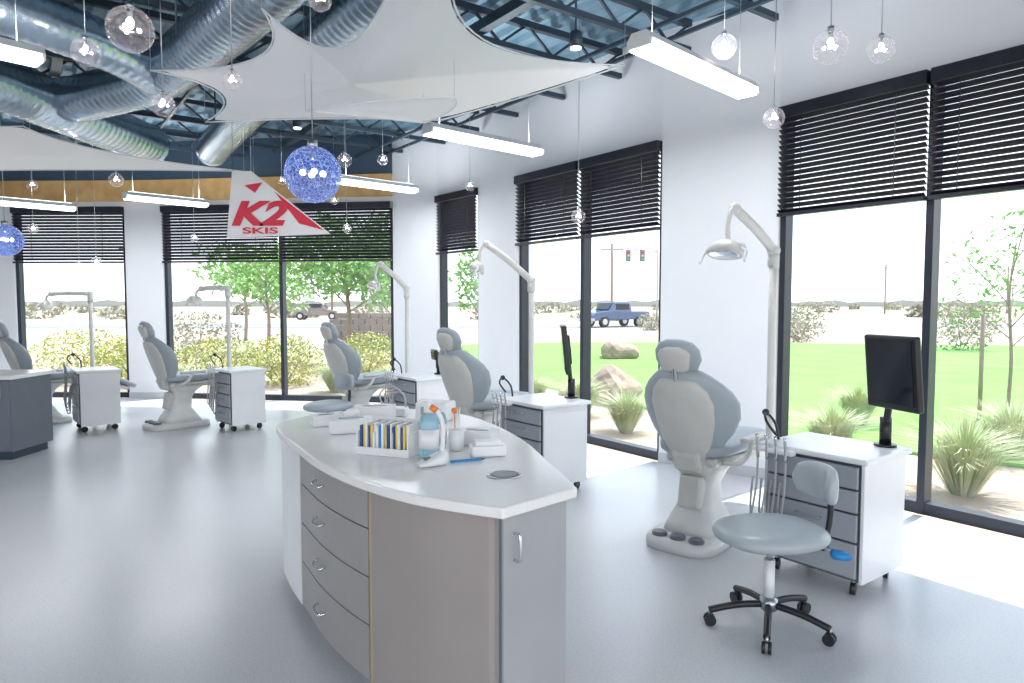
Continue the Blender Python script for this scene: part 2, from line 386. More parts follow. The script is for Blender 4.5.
# ---------------------------------------------------------------- dental chairs
def dental_chair(x, y, rz, sc=1.0):
    e = empty('dental_chair', (x, y, 0), rz)
    e.scale = (sc, sc, sc)
    X = V((1, 0, 0)); Y = V((0, 1, 0)); Z = V((0, 0, 1))
    loft('base_plate', [((-0.06, 0, 0.0), X, Y, 0.38, 0.25, 0), ((-0.06, 0, 0.05), X, Y, 0.38, 0.25, 0), ((-0.06, 0, 0.075), X, Y, 0.35, 0.23, 0)], M_ivory, e, ex=4)
    for sy in (-0.13, 0, 0.13):
        cyl('foot_switch', 0.05, 0.03, (-0.35, sy, 0.085), M_dgray, e, seg=20, bev=0.008)
    loft('pedestal', [((-0.02, 0, 0.06), X, Y, 0.25, 0.20, 0), ((-0.03, 0, 0.14), X, Y, 0.21, 0.17, 0), ((-0.03, 0, 0.24), X, Y, 0.14, 0.125, 0),
                      ((0.0, 0, 0.38), X, Y, 0.12, 0.11, 0), ((0.02, 0, 0.46), X, Y, 0.15, 0.14, 0), ((0.04, 0, 0.54), X, Y, 0.24, 0.19, 0)], M_ivory, e, ex=4)
    box('pedestal_cover', (0.10, 0.16, 0.22), (-0.15, 0, 0.34), M_shell, e, rot=(0, 0.15, 0), bev=0.02)
    box('seat_frame', (0.62, 0.36, 0.07), (0.12, 0, 0.555), M_shell, e, bev=0.03)
    seat = [(-0.24, .635, .12, .02), (-0.22, .635, .2, .045), (-0.1, .63, .265, .055), (0.15, .63, .30, .055), (0.4, .645, .285, .055), (0.56, .64, .26, .05), (0.7, .595, .24, .045),
            (0.9, .51, .215, .042), (1.05, .44, .2, .04), (1.12, .41, .15, .035), (1.14, .40, .08, .015)]
    secs = []
    for i, (sx, sz, hw, ht) in enumerate(seat):
        a = seat[max(i-1, 0)]; b = seat[min(i+1, len(seat)-1)]
        t = V((b[0]-a[0], 0, b[1]-a[1])).normalized(); nn = V((-t.z, 0, t.x))
        secs.append(((sx, 0, sz), Y, nn, hw, ht, 0.25))
    loft('seat_cushion', secs, M_cush, e, ex=3)
    secs = [((s_[0][0]*0.96+0.01, 0, s_[0][2]-0.055), s_[1], s_[2], s_[3]*0.85, 0.025, 0) for s_ in secs[2:-2]]
    loft('seat_shell', secs, M_shell, e, ex=4)
    u = V((-0.34, 0, 0.94)).normalized(); n = V((u.z, 0, -u.x)); o = V((-0.17, 0, 0.60))
    prof = [(-.02, .08, .01), (0, .15, .035), (.06, .21, .05), (.15, .285, .055), (.25, .33, .058), (.35, .335, .058), (.43, .305, .058), (.50, .255, .055), (.56, .195, .048), (.60, .145, .035), (.615, .09, .012)]
    loft('back_cushion', [(o+u*h, Y, n, w, t, 0.9) for h, w, t in prof], M_cush, e, ex=2.8, n=36)
    prof = [(-.05, .06, .008), (-.03, .11, .03), (.1, .165, .035), (.25, .205, .035), (.38, .215, .035), (.48, .185, .032), (.55, .13, .025), (.565, .09, .01)]
    loft('back_shell', [(o+u*h-n*0.048, Y, n, w, t, 0.9) for h, w, t in prof], M_shell, e, ex=3.2, n=36)
    box('back_hinge', (0.12, 0.2, 0.16), (-0.2, 0, 0.575), M_shell, e, rot=(0, -0.4, 0), bev=0.03)
    hc = o+u*0.70
    loft('headrest_cushion', [(hc+u*h+n*0.01, Y, n, w, t, 0.8) for h, w, t in [(-.115, .07, .01), (-.10, .12, .035), (-.03, .155, .045), (.04, .15, .045), (.09, .115, .035), (.115, .06, .01)]], M_cush, e)
    loft('headrest_shell', [(hc+u*h-n*0.03, Y, n, w, t, 0.6) for h, w, t in [(-.09, .06, .01), (-.07, .09, .03), (.03, .11, .032), (.06, .09, .025), (.08, .04, .01)]], M_shell, e)
    tube('headrest_post', [o+u*0.48-n*0.05, o+u*0.6-n*0.05, hc-n*0.035], 0.016, M_chrome, e, seg=10)
    for sg in (-1,):
        tube('arm_support', [(-0.12, sg*0.2, 0.56), (-0.1, sg*0.30, 0.57), (-0.04, sg*0.335, 0.62), (0.02, sg*0.335, 0.70)], 0.018, M_ivory, e)
        loft('armrest', [((x_, sg*0.335, 0.72), Y, Z, w_, 0.018, 0) for x_, w_ in ((-0.13, .012), (-0.11, .028), (0.05, .032), (0.17, .028), (0.19, .012))], M_shell, e)
    return e
R_ = math.radians
dental_chair(1.30, 4.62, R_(50)); dental_chair(-0.32, 6.62, R_(46)); dental_chair(-1.93, 8.5, R_(46))
dental_chair(-4.32, 8.85, R_(48)); dental_chair(-6.28, 9.05, R_(46))

# ---------------------------------------------------------------- delivery carts
def cart(nx, ny, rz, hoses=True, W=0.6, DP=0.5, H_=0.77):
    dx = V((math.cos(rz), math.sin(rz))); dy = V((-math.sin(rz), math.cos(rz)))
    c = V((nx, ny))+dx*DP/2+dy*W/2
    e = empty('dental_cart', (c.x, c.y, 0), rz)
    box('carcass', (DP-0.03, W-0.04, H_-0.12), (0.01, 0, 0.085+(H_-0.12)/2), M_dgray, e, bev=0.004)
    for sg in (1, -1):
        box('side_panel', (DP-0.02, 0.02, H_-0.11), (0.005, sg*(W/2-0.012), 0.08+(H_-0.11)/2), M_white, e, bev=0.004)
    box('back_panel', (0.015, W-0.05, H_-0.13), (DP/2-0.006, 0, 0.085+(H_-0.13)/2), M_white, e)
    box('top', (DP+0.04, W+0.05, 0.032), (0, 0, H_-0.016), M_white, e, bev=0.01)
    hs = [0.13, 0.13, 0.16, 0.2]; z = H_-0.045
    for i, h in enumerate(hs):
        box('drawer_%d' % (i+1), (0.02, W-0.06, h-0.012), (-DP/2+0.0, 0, z-h/2), M_gray, e, bev=0.004)
        tube('handle', [(-DP/2-0.008, -0.07, z-h/2+0.02), (-DP/2-0.035, -0.06, z-h/2+0.02), (-DP/2-0.035, 0.06, z-h/2+0.02), (-DP/2-0.008, 0.07, z-h/2+0.02)], 0.005, M_steel, e, n=3, seg=6)
        z -= h
    for sx in (-1, 1):
        for sy in (-1, 1):
            cyl('caster', 0.035, 0.025, (sx*(DP/2-0.06), sy*(W/2-0.07), 0.035), M_black, e, rot=(math.pi/2, 0, 0.3), seg=16)
            cyl('caster_stem', 0.012, 0.05, (sx*(DP/2-0.06), sy*(W/2-0.07), 0.075), M_steel, e, seg=8)
    if hoses:
        yb = W/2-0.08
        box('instrument_bar', (0.05, 0.26, 0.03), (-DP/2-0.05, yb-0.02, H_-0.03), M_whitep, e, bev=0.01)
        for k in range(4):
            yy = yb+0.07-k*0.06
            tube('handpiece', [(-DP/2-0.085, yy, H_+0.06), (-DP/2-0.075, yy, H_), (-DP/2-0.07, yy, H_-0.08)], 0.009, M_chrome, e, n=3, seg=8)
            tube('hose', [(-DP/2-0.07, yy, H_-0.08), (-DP/2-0.08, yy, H_-0.25), (-DP/2-0.09, yy+0.02, 0.36-k*0.03), (-DP/2-0.05, yy+0.05, 0.3-k*0.03), (-DP/2-0.03, yy+0.07, 0.4), (-DP/2-0.01, yy+0.07, 0.55)], 0.007, M_hose, e, n=6, seg=6)
        tube('handle_loop', [(-0.12, W/2-0.02, H_), (-0.13, W/2, H_+0.10), (-0.2, W/2+0.02, H_+0.17), (-0.27, W/2-0.03, H_+0.13), (-0.23, W/2-0.07, H_+0.05)], 0.008, M_black, e, n=6, seg=8)
        ball('handle_knob', 0.022, (-0.2, W/2+0.02, H_+0.17), M_black, e)
    return e
CR = math.atan2(0.6, 0.8)
cart(1.87, 3.58, CR); cart(0.25, 5.5, CR); cart(-1.06, 7.5, CR)
cart(-3.46, 8.35, CR+0.15, W=0.5, DP=0.45); cart(-5.30, 8.30, CR+0.05, W=0.55, DP=0.45)

def monitor(x, y, z0, yaw, w=0.40, h=0.42, zc=1.19, lat=0.0):
    e = empty('computer_monitor', (x, y, 0), yaw)
    z0 += 0.001
    cyl('foot', 0.06, 0.014, (0, 0, z0+0.007), M_black, e)
    cyl('pole', 0.032, 0.16, (0, 0, z0+0.09), M_black, e)
    tube('arm', [(0, 0, z0+0.1), (-0.02, lat*0.5, zc-0.15), (-0.02, lat, zc)], 0.02, M_black, e)
    box('housing', (0.045, w, h), (-0.055, lat, zc), M_black, e, rot=(0, -0.10, 0), bev=0.012)
    box('rear_shell', (0.03, w*0.6, h*0.6), (-0.025, lat, zc), M_black, e, rot=(0, -0.10, 0), bev=0.012)
    box('screen', (0.004, w-0.05, h-0.06), (-0.0795, lat, zc+0.005), M_screen, e, rot=(0, -0.10, 0))
    return e
monitor(2.17, 3.93, 0.77, R_(14), lat=-0.10, w=0.37, zc=1.21)
monitor(0.52, 5.95, 0.77, R_(-2), zc=1.2)
monitor(-0.85, 7.95, 0.77, R_(20), w=0.2, h=0.12, zc=1.0)

# ---------------------------------------------------------------- operatory lights
def dental_light(x, y, yaw, ph=1.95, up=0.30, ln=0.43, drop=0.24):
    e = empty('dental_exam_light', (x, y, 0), yaw)
    cyl('floor_flange', 0.09, 0.02, (0, 0, 0.01), M_ivory, e, bev=0.005)
    tube('post', [(0, 0, 0.01), (0, 0, 0.5), (0, 0, 1.0), (0, 0, ph)], 0.027, M_ivory, e, n=2, seg=16)
    cyl('collar', 0.038, 0.12, (0, 0, ph-0.03), M_ivory, e, bev=0.01)
    ball('elbow', 0.045, (0, 0, ph+0.03), M_ivory, e)
    tube('balance_arm', [(0, 0, ph+0.03), (ln*0.5, 0, ph+0.03+up*0.5), (ln, 0, ph+up)], 0.033, M_ivory, e, n=2, seg=12)
    ball('wrist', 0.038, (ln, 0, ph+up), M_ivory, e)
    tube('drop', [(ln, 0, ph+up), (ln+0.04, 0, ph+up-0.02), (ln+0.07, 0, ph+up-drop*0.5), (ln+0.06, 0, ph+up-drop)], 0.016, M_ivory, e, seg=10)
    tube('yoke', [(ln+0.06, -0.12, ph+up-drop-0.05), (ln+0.06, -0.1, ph+up-drop), (ln+0.06, 0.1, ph+up-drop), (ln+0.06, 0.12, ph+up-drop-0.05)], 0.01, M_ivory, e, seg=8)
    c = V((ln+0.09, 0, ph+up-drop-0.03)); ax = V((0.45, 0, -0.9)).normalized(); U = V((0, 1, 0)); W = ax.cross(U)
    loft('lamp_head', [(c-ax*0.06, U, W, 0.03, 0.03, 0), (c-ax*0.05, U, W, 0.07, 0.05, 0), (c-ax*0.02, U, W, 0.11, 0.07, 0), (c+ax*0.03, U, W, 0.13, 0.08, 0), (c+ax*0.035, U, W, 0.12, 0.07, 0)], M_ivory, e, ex=2.6)
    loft('lens', [(c+ax*0.034, U, W, 0.115, 0.065, 0), (c+ax*0.04, U, W, 0.10, 0.055, 0)], M_chrome, e)
    for sg in (1, -1):
        tube('handle', [c+U*sg*0.12, c+U*sg*0.16+ax*0.02, c+U*sg*0.17+ax*0.09], 0.010, M_whitep, e, seg=8)
dental_light(1.79, 4.70, math.atan2(-0.25, -0.35), ph=1.93, up=.28)
dental_light(0.19, 6.70, math.atan2(-0.05, -0.45), ln=0.44, up=0.38, ph=1.79, drop=0.2)
dental_light(-1.33, 8.65, math.atan2(-0.1, -0.2), ph=1.75, ln=0.33, up=0.33)
dental_light(-3.78, 9.1, math.pi, ph=1.76, ln=0.35, up=0.03, drop=0.12)
dental_light(-5.95, 9.65, math.pi, ph=1.70, ln=0.55, up=0.03, drop=0.12)

# ---------------------------------------------------------------- stools
def stool(x, y, rz, seat_m=M_stool, sc=1.0):
    e = empty('dental_stool', (x, y, 0), rz); e.scale = (sc, sc, sc)
    X = V((1, 0, 0)); Y = V((0, 1, 0)); Z = V((0, 0, 1))
    for k in range(5):
        a = math.radians(72*k+20); c_, s_ = math.cos(a), math.sin(a)
        tube('leg_%d' % (k+1), [(0.03*c_, 0.03*s_, 0.115), (0.16*c_, 0.16*s_, 0.105), (0.29*c_, 0.29*s_, 0.075)], 0.017, M_black, e, seg=10)
        cyl('caster_stem', 0.009, 0.03, (0.285*c_, 0.285*s_, 0.065), M_steel, e, seg=8)
        for off in (-0.014, 0.014):
            cyl('caster', 0.028, 0.016, (0.285*c_-s_*off, 0.285*s_+c_*off, 0.028), M_black, e, rot=(math.pi/2, 0, a), seg=16)
    cyl('hub', 0.042, 0.07, (0, 0, 0.12), M_steel, e, bev=0.008)
    cyl('gas_column', 0.026, 0.2, (0, 0, 0.24), M_whitep, e)
    cyl('gas_rod', 0.015, 0.12, (0, 0, 0.39), M_chrome, e)
    box('mechanism', (0.22, 0.14, 0.03), (0.03, 0, 0.425), M_black, e, bev=0.01)
    prof = [(0.428, 0.18), (0.435, 0.235), (0.452, 0.268), (0.475, 0.276), (0.498, 0.26), (0.512, 0.22), (0.515, 0.12), (0.510, 0.02)]
    loft('seat', [((0, 0, z), X, Y, r*1.0, r*0.86, 0) for z, r in prof], seat_m, e, ex=2.3)
    tube('back_bar', [(0.1, 0.0, 0.42), (0.26, 0.0, 0.40), (0.315, 0.0, 0.44), (0.335, 0.0, 0.56), (0.325, 0, 0.70)], 0.015, M_black, e, seg=8)
    cyl('bar_clamp', 0.03, 0.07, (0.28, 0, 0.40), M_black, e, rot=(math.pi/2, 0, 0), bev=0.006)
    tube('lever', [(0.2, 0.02, 0.41), (0.26, -0.08, 0.40), (0.29, -0.10, 0.39)], 0.008, M_steel, e, seg=8)
    loft('lever_grip', [((0.28, -0.10, 0.385), X, Z, 0.02, 0.02, 0), ((0.295, -0.12, 0.38), X, Z, 0.04, 0.022, 0), ((0.31, -0.16, 0.38), X, Z, 0.028, 0.016, 0)], M_blue, e)
    ang = [math.radians(t) for t in range(-56, 57, 6)]
    secs = []
    for i, a in enumerate(ang):
        k = abs(i-(len(ang)-1)/2)/((len(ang)-1)/2); hz = 0.085*(1-k**4)**0.5+0.008; ht = 0.028*(1-k**6)**0.5+0.004
        R = 0.19
        c = V((0.10+R*math.cos(a), R*math.sin(a), 0.71)); rad = V((math.cos(a), math.sin(a), 0))
        secs.append((c, Z, rad, hz, ht, 0))
    loft('backrest', secs, seat_m, e, n=20, ex=2.6)
    return e
stool(1.27, 3.30, math.radians(12))
stool(-2.02, 7.45, math.radians(60), seat_m=M_cush)

# ---------------------------------------------------------------- island counter
F = [V(p) for p in [(-1.32, 4.02), (-1.34, 3.85), (-1.22, 3.58), (-1.04, 3.27), (-0.85, 2.95), (-0.62, 2.66), (-0.35, 2.42), (-0.03, 2.255)]]
Bk = [V(p) for p in [(0.245, 2.52), (0.16, 2.95), (0.06, 3.4), (-0.10, 3.85), (-0.32, 4.22), (-0.62, 4.42), (-0.95, 4.40), (-1.22, 4.22)]]
Fs = catmull([(p.x, p.y, 0) for p in F], 8); Bs = catmull([(p.x, p.y, 0) for p in Bk], 8)
top_poly = [(p.x, p.y) for p in Fs]+[(p.x, p.y) for p in Bs]
def inset_line(P, d):
    out = []
    for i, p_ in enumerate(P):
        t = (P[min(i+1, len(P)-1)]-P[max(i-1, 0)]).normalized(); nn = V((-t.y, t.x, 0))
        out.append(p_+nn*d)
    return out
isl = empty('island_cabinet', (0, 0, 0))
prism('countertop', top_poly, 0.872, 0.912, M_counter, isl, bev=0.008)
fi = inset_line(Fs, 0.045); bi = inset_line(Bs, 0.045)
def trim_line(P, a, b): return P[a:len(P)-b]
ci = V((-0.045, 2.312, 0)); cj = V((0.195, 2.545, 0))
fi = trim_line(fi, 0, 1)+[ci]; bi = [cj]+trim_line(bi, 1, 0)
prism('carcass', [(p.x, p.y) for p in fi]+[(p.x, p.y) for p in bi], 0.09, 0.872, M_dgray, isl)
ft = inset_line(Fs, 0.12); bt = inset_line(Bs, 0.12)
prism('toe_kick', [(p.x, p.y) for p in trim_line(ft, 1, 4)]+[(p.x, p.y) for p in trim_line(bt, 2, 1)], 0.0, 0.09, mat('toe_kick', (0.5, 0.5, 0.52), 0.4), isl)
cum = [0]
for i in range(1, len(fi)): cum.append(cum[-1]+(fi[i]-fi[i-1]).length)
def at(s):
    s = max(0, min(cum[-1], s))
    for i in range(1, len(cum)):
        if s <= cum[i]:
            k = (s-cum[i-1])/(cum[i]-cum[i-1]); t = (fi[i]-fi[i-1]).normalized()
            return fi[i-1].lerp(fi[i], k), V((t.y, -t.x, 0))
    return fi[-1], V((0, -1, 0))
def panel(name, s0, s1, z0, z1, m, th=0.018, off=0.0, n=12):
    v, f = [], []
    for i in range(n+1):
        p_, o_ = at(s0+(s1-s0)*i/n)
        a = p_+o_*(off-0.004); b = p_+o_*(off+th)
        v += [(a.x, a.y, z0), (b.x, b.y, z0), (b.x, b.y, z1), (a.x, a.y, z1)]
    for i in range(n):
        k = i*4
        f += [(k+j, k+(j+1) % 4, k+4+(j+1) % 4, k+4+j) for j in range(4)]
    f += [(0, 1, 2, 3), tuple(range(n*4, n*4+4))]
    return mk(name, v, f, m, isl)
def s_near(x, y):
    return min(((fi[i]-V((x, y, 0))).length, cum[i]) for i in range(len(fi)))[1]
sa = s_near(-0.99, 3.33); sb = s_near(-0.56, 2.66); sc_ = cum[-1]
panel('end_strip', 0.02, sa-0.03, 0.09, 0.868, M_white)
panel('wood_edge_1', sa-0.028, sa-0.012, 0.09, 0.868, M_tan, th=0.014)
panel('wood_edge_2', sb+0.004, sb+0.022, 0.09, 0.868, M_tan, th=0.014)
panel('front_panel', sb+0.026, sc_, 0.09, 0.868, M_taupe)
zz = 0.864
for i, h in enumerate((0.155, 0.195, 0.195, 0.225)):
    panel('drawer_%d' % (i+1), sa-0.008, sb, zz-h+0.006, zz, M_taupe2)
    pc, oc = at((sa+sb)/2-0.05); tc_ = V((-oc.y, oc.x, 0))
    zc = zz-h*0.42
    pts = [pc+oc*0.018-tc_*0.055, pc+oc*0.045-tc_*0.045-V((0, 0, .008)), pc+oc*0.047+tc_*0.045-V((0, 0, .008)), pc+oc*0.018+tc_*0.055]
    tube('pull_%d' % (i+1), [q_+V((0, 0, zc)) for q_ in pts], 0.0055, M_chrome, isl, n=4, seg=8)
    zz -= h
d = (cj-ci); L = d.length; dn = d.normalized(); on = V((dn.y, -dn.x, 0)); mid = (ci+cj)/2+on*0.009
box('end_door', (L-0.01, 0.02, 0.77), (mid.x, mid.y, 0.482), mat('end_door_laminate', (0.40, 0.40, 0.42), 0.33, nscale=2), isl, rot=(0, 0, math.atan2(d.y, d.x)), bev=0.002)
hp = ci+dn*0.055+on*0.02
tube('door_pull', [hp+V((0, 0, 0.80)), hp+on*0.028+V((0, 0, 0.795)), hp+on*0.028+V((0, 0, 0.71)), hp+V((0, 0, 0.705))], 0.0055, M_chrome, isl, n=4, seg=8)
def torus(name, R, r, loc, m, parent, rz=0):
    pts = [(loc[0]+R*math.cos(a), loc[1]+R*math.sin(a), loc[2]) for a in [2*math.pi*k/32 for k in range(33)]]
    return tube(name, pts, r, m, parent, n=1, seg=10)
torus('waste_ring', 0.066, 0.006, (-0.03, 2.69, 0.913), M_steel, isl)
cyl('waste_hole_shade', 0.064, 0.003, (-0.03, 2.69, 0.9135), M_black, isl, seg=32)  # no hole is cut; its inner shade is put into this black disc
cyl('waste_liner', 0.045, 0.002, (-0.03, 2.70, 0.9155), M_dgray, isl, seg=32)

ZT = 0.9135
e = empty('card_organizer', (-0.56, 3.10, ZT), math.radians(-20))
box('base', (0.27, 0.14, 0.012), (0, 0, 0.006), M_whitep, e)
for sx in (-0.13, -0.045, 0.045, 0.13): box('divider', (0.006, 0.14, 0.10), (sx, 0, 0.055), M_whitep, e)
box('back', (0.27, 0.006, 0.15), (0, 0.067, 0.08), M_whitep, e)
box('front_lip', (0.27, 0.005, 0.03), (0, -0.068, 0.02), M_whitep, e)
cols = [M_navy, M_yellow, M_whitep, M_navy, M_yellow, M_whitep, M_whitep, M_blue, M_white, M_yellow, M_navy, M_whitep]
for k in range(18):
    box('card_stack', (0.011, 0.10, 0.115+0.012*(k % 3)), (-0.118+k*0.0139, -0.005+0.006*(k % 2), 0.073), cols[k % len(cols)], e)
def tissue(name, x, y, rz, sz, m=M_whitep, lid=True):
    e = empty(name, (x, y, ZT), rz)
    box('carton', sz, (0, 0, sz[2]/2), m, e, bev=0.004)
    loft('opening', [((0, 0, sz[2]), V((1, 0, 0)), V((0, 1, 0)), sz[0]*0.3, sz[1]*0.2, 0), ((0, 0, sz[2]+0.002), V((1, 0, 0)), V((0, 1, 0)), sz[0]*0.28, sz[1]*0.18, 0)], M_gray, e)
    if lid: loft('tissue', [((0, 0, sz[2]), V((1, 0, 0)), V((0, 1, 0)), 0.035, 0.008, 0), ((0, 0.005, sz[2]+0.03), V((1, 0, 0)), V((0, 1, 0)), 0.045, 0.014, 0), ((0.01, 0.0, sz[2]+0.05), V((1, 0, 0)), V((0, 1, 0)), 0.02, 0.004, 0)], M_white, e)
tissue('tissue_box', -0.86, 3.62, 0.3, (0.23, 0.12, 0.075))
tissue('glove_box', -0.80, 3.95, 0.1, (0.24, 0.13, 0.09), lid=False)
tissue('glove_box', -0.17, 3.30, -0.4, (0.2, 0.11, 0.07), lid=False)
tissue('mask_box', -1.05, 3.82, 0.5, (0.16, 0.10, 0.06), lid=False)
def bottle(name, x, y, h, r, m, cap, pump=True):
    e = empty(name, (x, y, ZT))
    X = V((1, 0, 0)); Y = V((0, 1, 0))
    loft('body', [((0, 0, z), X, Y, rr, rr*0.8, 0) for z, rr in ((0, r*.9), (.006, r), (h*.6, r), (h*.72, r*.8), (h*.78, r*.42), (h*.82, r*.4))], m, e)
    loft('label', [((0, 0, z), X, Y, r*1.015, r*0.815, 0) for z in (h*.15, h*.5)], M_white, e)
    cyl('cap', r*.5, h*.1, (0, 0, h*.84), cap, e, seg=16)
    if pump:
        cyl('pump_stem', r*.15, h*.16, (0, 0, h*.93), M_whitep, e, seg=10)
        tube('nozzle', [(0.008, 0, h), (-0.02, 0, h+.004), (-0.05, 0, h-.008)], 0.007, cap, e, seg=8)
bottle('hand_sanitizer_bottle', -0.372, 3.03, 0.25, 0.045, M_gel, M_whitep)
bottle('spray_bottle', -0.345, 3.30, 0.20, 0.026, M_gel, M_whitep, False)
e = empty('cup_holder', (-0.26, 3.16, ZT))
cyl('cup', 0.032, 0.10, (0, 0, 0.05), M_whitep, e, r2=0.038)
for k in range(4): tube('stick', [(0.005*k-0.01, 0.0, 0.01), (0.012*k-0.02, 0.01, 0.17+0.01*k)], 0.003, M_orange if k == 1 else M_whitep, e, n=2, seg=6)
ball('orange_tip', 0.014, (-0.01, 0.01, 0.185), M_orange, e)
e = empty('curing_light', (-0.33, 2.86, ZT), math.radians(25))
loft('stand', [((-0.07, 0, 0.008), V((0, 1, 0)), V((0, 0, 1)), 0.03, 0.008, 0), ((-0.03, 0, 0.016), V((0, 1, 0)), V((0, 0, 1)), 0.045, 0.016, 0), ((0.03, 0, 0.03), V((0, 1, 0)), V((0, 0, 1)), 0.045, 0.03, 0), ((0.055, 0, 0.032), V((0, 1, 0)), V((0, 0, 1)), 0.03, 0.03, 0)], M_whitep, e)
tube('wand', [(0.035, 0, 0.05), (0.04, 0, 0.12), (0.035, 0, 0.19), (0.01, 0, 0.235)], 0.010, M_whitep, e)
tube('tip', [(0.01, 0, 0.235), (-0.012, 0, 0.25)], 0.014, M_orange, e, n=2)
box('button', (0.05, 0.03, 0.006), (-0.02, 0, 0.034), M_dgray, e, rot=(0, -0.25, 0))
e = empty('pen', (-0.19, 2.93, ZT), math.radians(20))
tube('barrel', [(-0.08, 0, 0.006), (0.06, 0, 0.006)], 0.006, M_blue, e, n=2, seg=8)
tube('tip', [(0.06, 0, 0.006), (0.075, 0, 0.006)], 0.003, M_black, e, n=2, seg=8)
e = empty('instrument_tray', (-0.11, 3.06, ZT), 0.2)
box('tray', (0.16, 0.10, 0.05), (0, 0, 0.025), M_white, e, bev=0.01)
box('packets', (0.12, 0.07, 0.02), (0, 0, 0.058), M_whitep, e, bev=0.004)
e = empty('x_ray_cord_holder', (-0.72, 4.15, ZT))
box('base', (0.16, 0.12, 0.05), (0, 0, 0.025), M_whitep, e, bev=0.01)
for k in range(3): tube('cord', [(-0.06+0.03*k, 0, 0.04), (-0.09+0.03*k, 0.01, 0.13), (-0.02+0.03*k, 0.02, 0.18-0.02*k), (0.06, 0, 0.12), (0.07, 0, 0.04)], 0.005, M_hose, e)
e = empty('sterilizer', (-0.45, 4.0, ZT), -0.3)
box('body', (0.2, 0.16, 0.11), (0, 0, 0.055), M_whitep, e, bev=0.015)
box('panel', (0.12, 0.004, 0.05), (0, -0.081, 0.06), M_gray, e)

# left cabinet
e = empty('side_cabinet', (-6.06, 7.15, 0))
box('carcass', (2.0, 0.62, 0.74), (0, 0, 0.46), M_dgray, e, bev=0.004)
box('toe_kick', (1.9, 0.54, 0.09), (0, 0.02, 0.045), M_joist, e)
box('top', (2.08, 0.68, 0.04), (0, 0, 0.85), M_counter, e, bev=0.008)
for k in range(4):
    box('door_%d' % (k+1), (0.485, 0.02, 0.70), (-0.75+0.5*k, -0.315, 0.46), mat('cabinet_door', (0.16, 0.18, 0.22), 0.33), e, bev=0.003)
    tube('pull', [(-0.57+0.5*k, -0.325, 0.76), (-0.57+0.5*k, -0.35, 0.75), (-0.57+0.5*k, -0.35, 0.66), (-0.57+0.5*k, -0.325, 0.65)], 0.005, M_chrome, e, n=3, seg=6)

# ---------------------------------------------------------------- ducts
dct = empty('air_duct')
def duct(name, pts, r):
    P = catmull(pts, 60)
    L = [0]
    for i in range(1, len(P)): L.append(L[-1]+(P[i]-P[i-1]).length)
    n = int(L[-1]/0.022); out = []; j = 0
    for i in range(n+1):
        s = L[-1]*i/n
        while j < len(L)-2 and L[j+1] < s: j += 1
        k = (s-L[j])/max(1e-6, L[j+1]-L[j]); out.append(P[j].lerp(P[j+1], k))
    return tube(name, out, r, M_duct, dct, n=1, seg=32, rfun=lambda i, n: r*(1.07 if i < 2 or i > n-3 else (1.022 if i % 4 == 0 else 1.0)))
duct('main_run', [(-4.7, 3.9, 3.56), (-4.65, 5.0, 3.56), (-4.55, 6.6, 3.56), (-4.5, 8.6, 3.56)], 0.24)
duct('diagonal_run', [(-1.0, 3.75, 3.60), (-2.05, 5.0, 3.60), (-3.2, 6.2, 3.60), (-4.3, 6.8, 3.58)], 0.21)
duct('far_run', [(-0.2, 3.75, 3.66), (-1.4, 5.35, 3.66), (-2.85, 7.4, 3.62), (-3.9, 9.0, 3.58)], 0.19)
duct('branch', [(-3.9, 3.7, 3.6), (-3.5, 4.6, 3.6), (-3.15, 5.5, 3.6), (-3.1, 6.1, 3.58)], 0.18)
for (x, y, z) in [(-4.83, 6.2, 3.5), (-2.35, 4.9, 3.5), (-3.12, 7.3, 3.5)]:
    tube('hanger', [(x, y, 4.2), (x, y, z)], 0.008, M_joist, dct, n=2, seg=6)

# ---------------------------------------------------------------- sails
def sail(name, corners, bows, center, nr=16, ne=16, lift=0.12, cables=True):
    e = empty(name)
    cs = [V(c) for c in corners]; c0 = V(center); n = len(cs); ring = []
    for i in range(n):
        a, b = cs[i], cs[(i+1) % n]; bw = bows[i]
        for k in range(ne):
            t = k/ne; p_ = a.lerp(b, t); ring.append(p_+(c0-(a+b)/2)*bw*4*t*(1-t))
    verts = [c0]; faces = []; m_ = len(ring)
    for r in range(1, nr+1):
        t = r/nr
        for p_ in ring:
            w = c0.lerp(p_, t); w.z += lift*(1-t)*t
            verts.append(w)
    for k in range(m_): faces.append((0, 1+k, 1+(k+1) % m_))
    for r in range(nr-1):
        for k in range(m_):
            a = 1+r*m_+k; b = 1+r*m_+(k+1) % m_
            faces.append((a, a+m_, b+m_, b))
    o = mk('fabric', verts, faces, M_sail, e, True)
    sm = o.modifiers.new('relax', 'SMOOTH'); sm.factor = 0.5; sm.iterations = 6
    tube('hem', ring+[ring[0]], 0.006, M_gray_sail, e, n=1, seg=6)
    for c in cs:
        tube('stay_cable', [c, V((c.x, c.y, 3.9))], 0.0015, M_steel, e, n=2, seg=6)
    return e
sail('shade_sail', [(-1.49, 4.17, 3.35), (-0.52, 3.29, 3.20), (-0.27, 3.3, 3.20), (0.90, 5.57, 3.5), (-0.55, 5.32, 3.0), (-2.38, 5.38, 3.0), (-2.49, 4.8, 3.2)],
     [0.55, 0.0, 0.30, -0.03, 0.08, 0.25, 0.35], (-1.11, 4.80, 3.10), lift=0.08)
sail('shade_sail', [(-1.41, 4.74, 2.91), (-0.39, 4.70, 2.99), (-0.65, 5.09, 2.92)], [-0.25, -0.3, 0.05], (-0.83, 4.86, 2.93), lift=0.05)
sail('shade_sail', [(-4.65, 6.6, 3.28), (-2.85, 7.35, 3.0), (-5.35, 6.3, 2.80), (-6.3, 5.9, 3.2)], [0.30, 0.10, 0.1, 0.1], (-4.6, 6.6, 3.00))

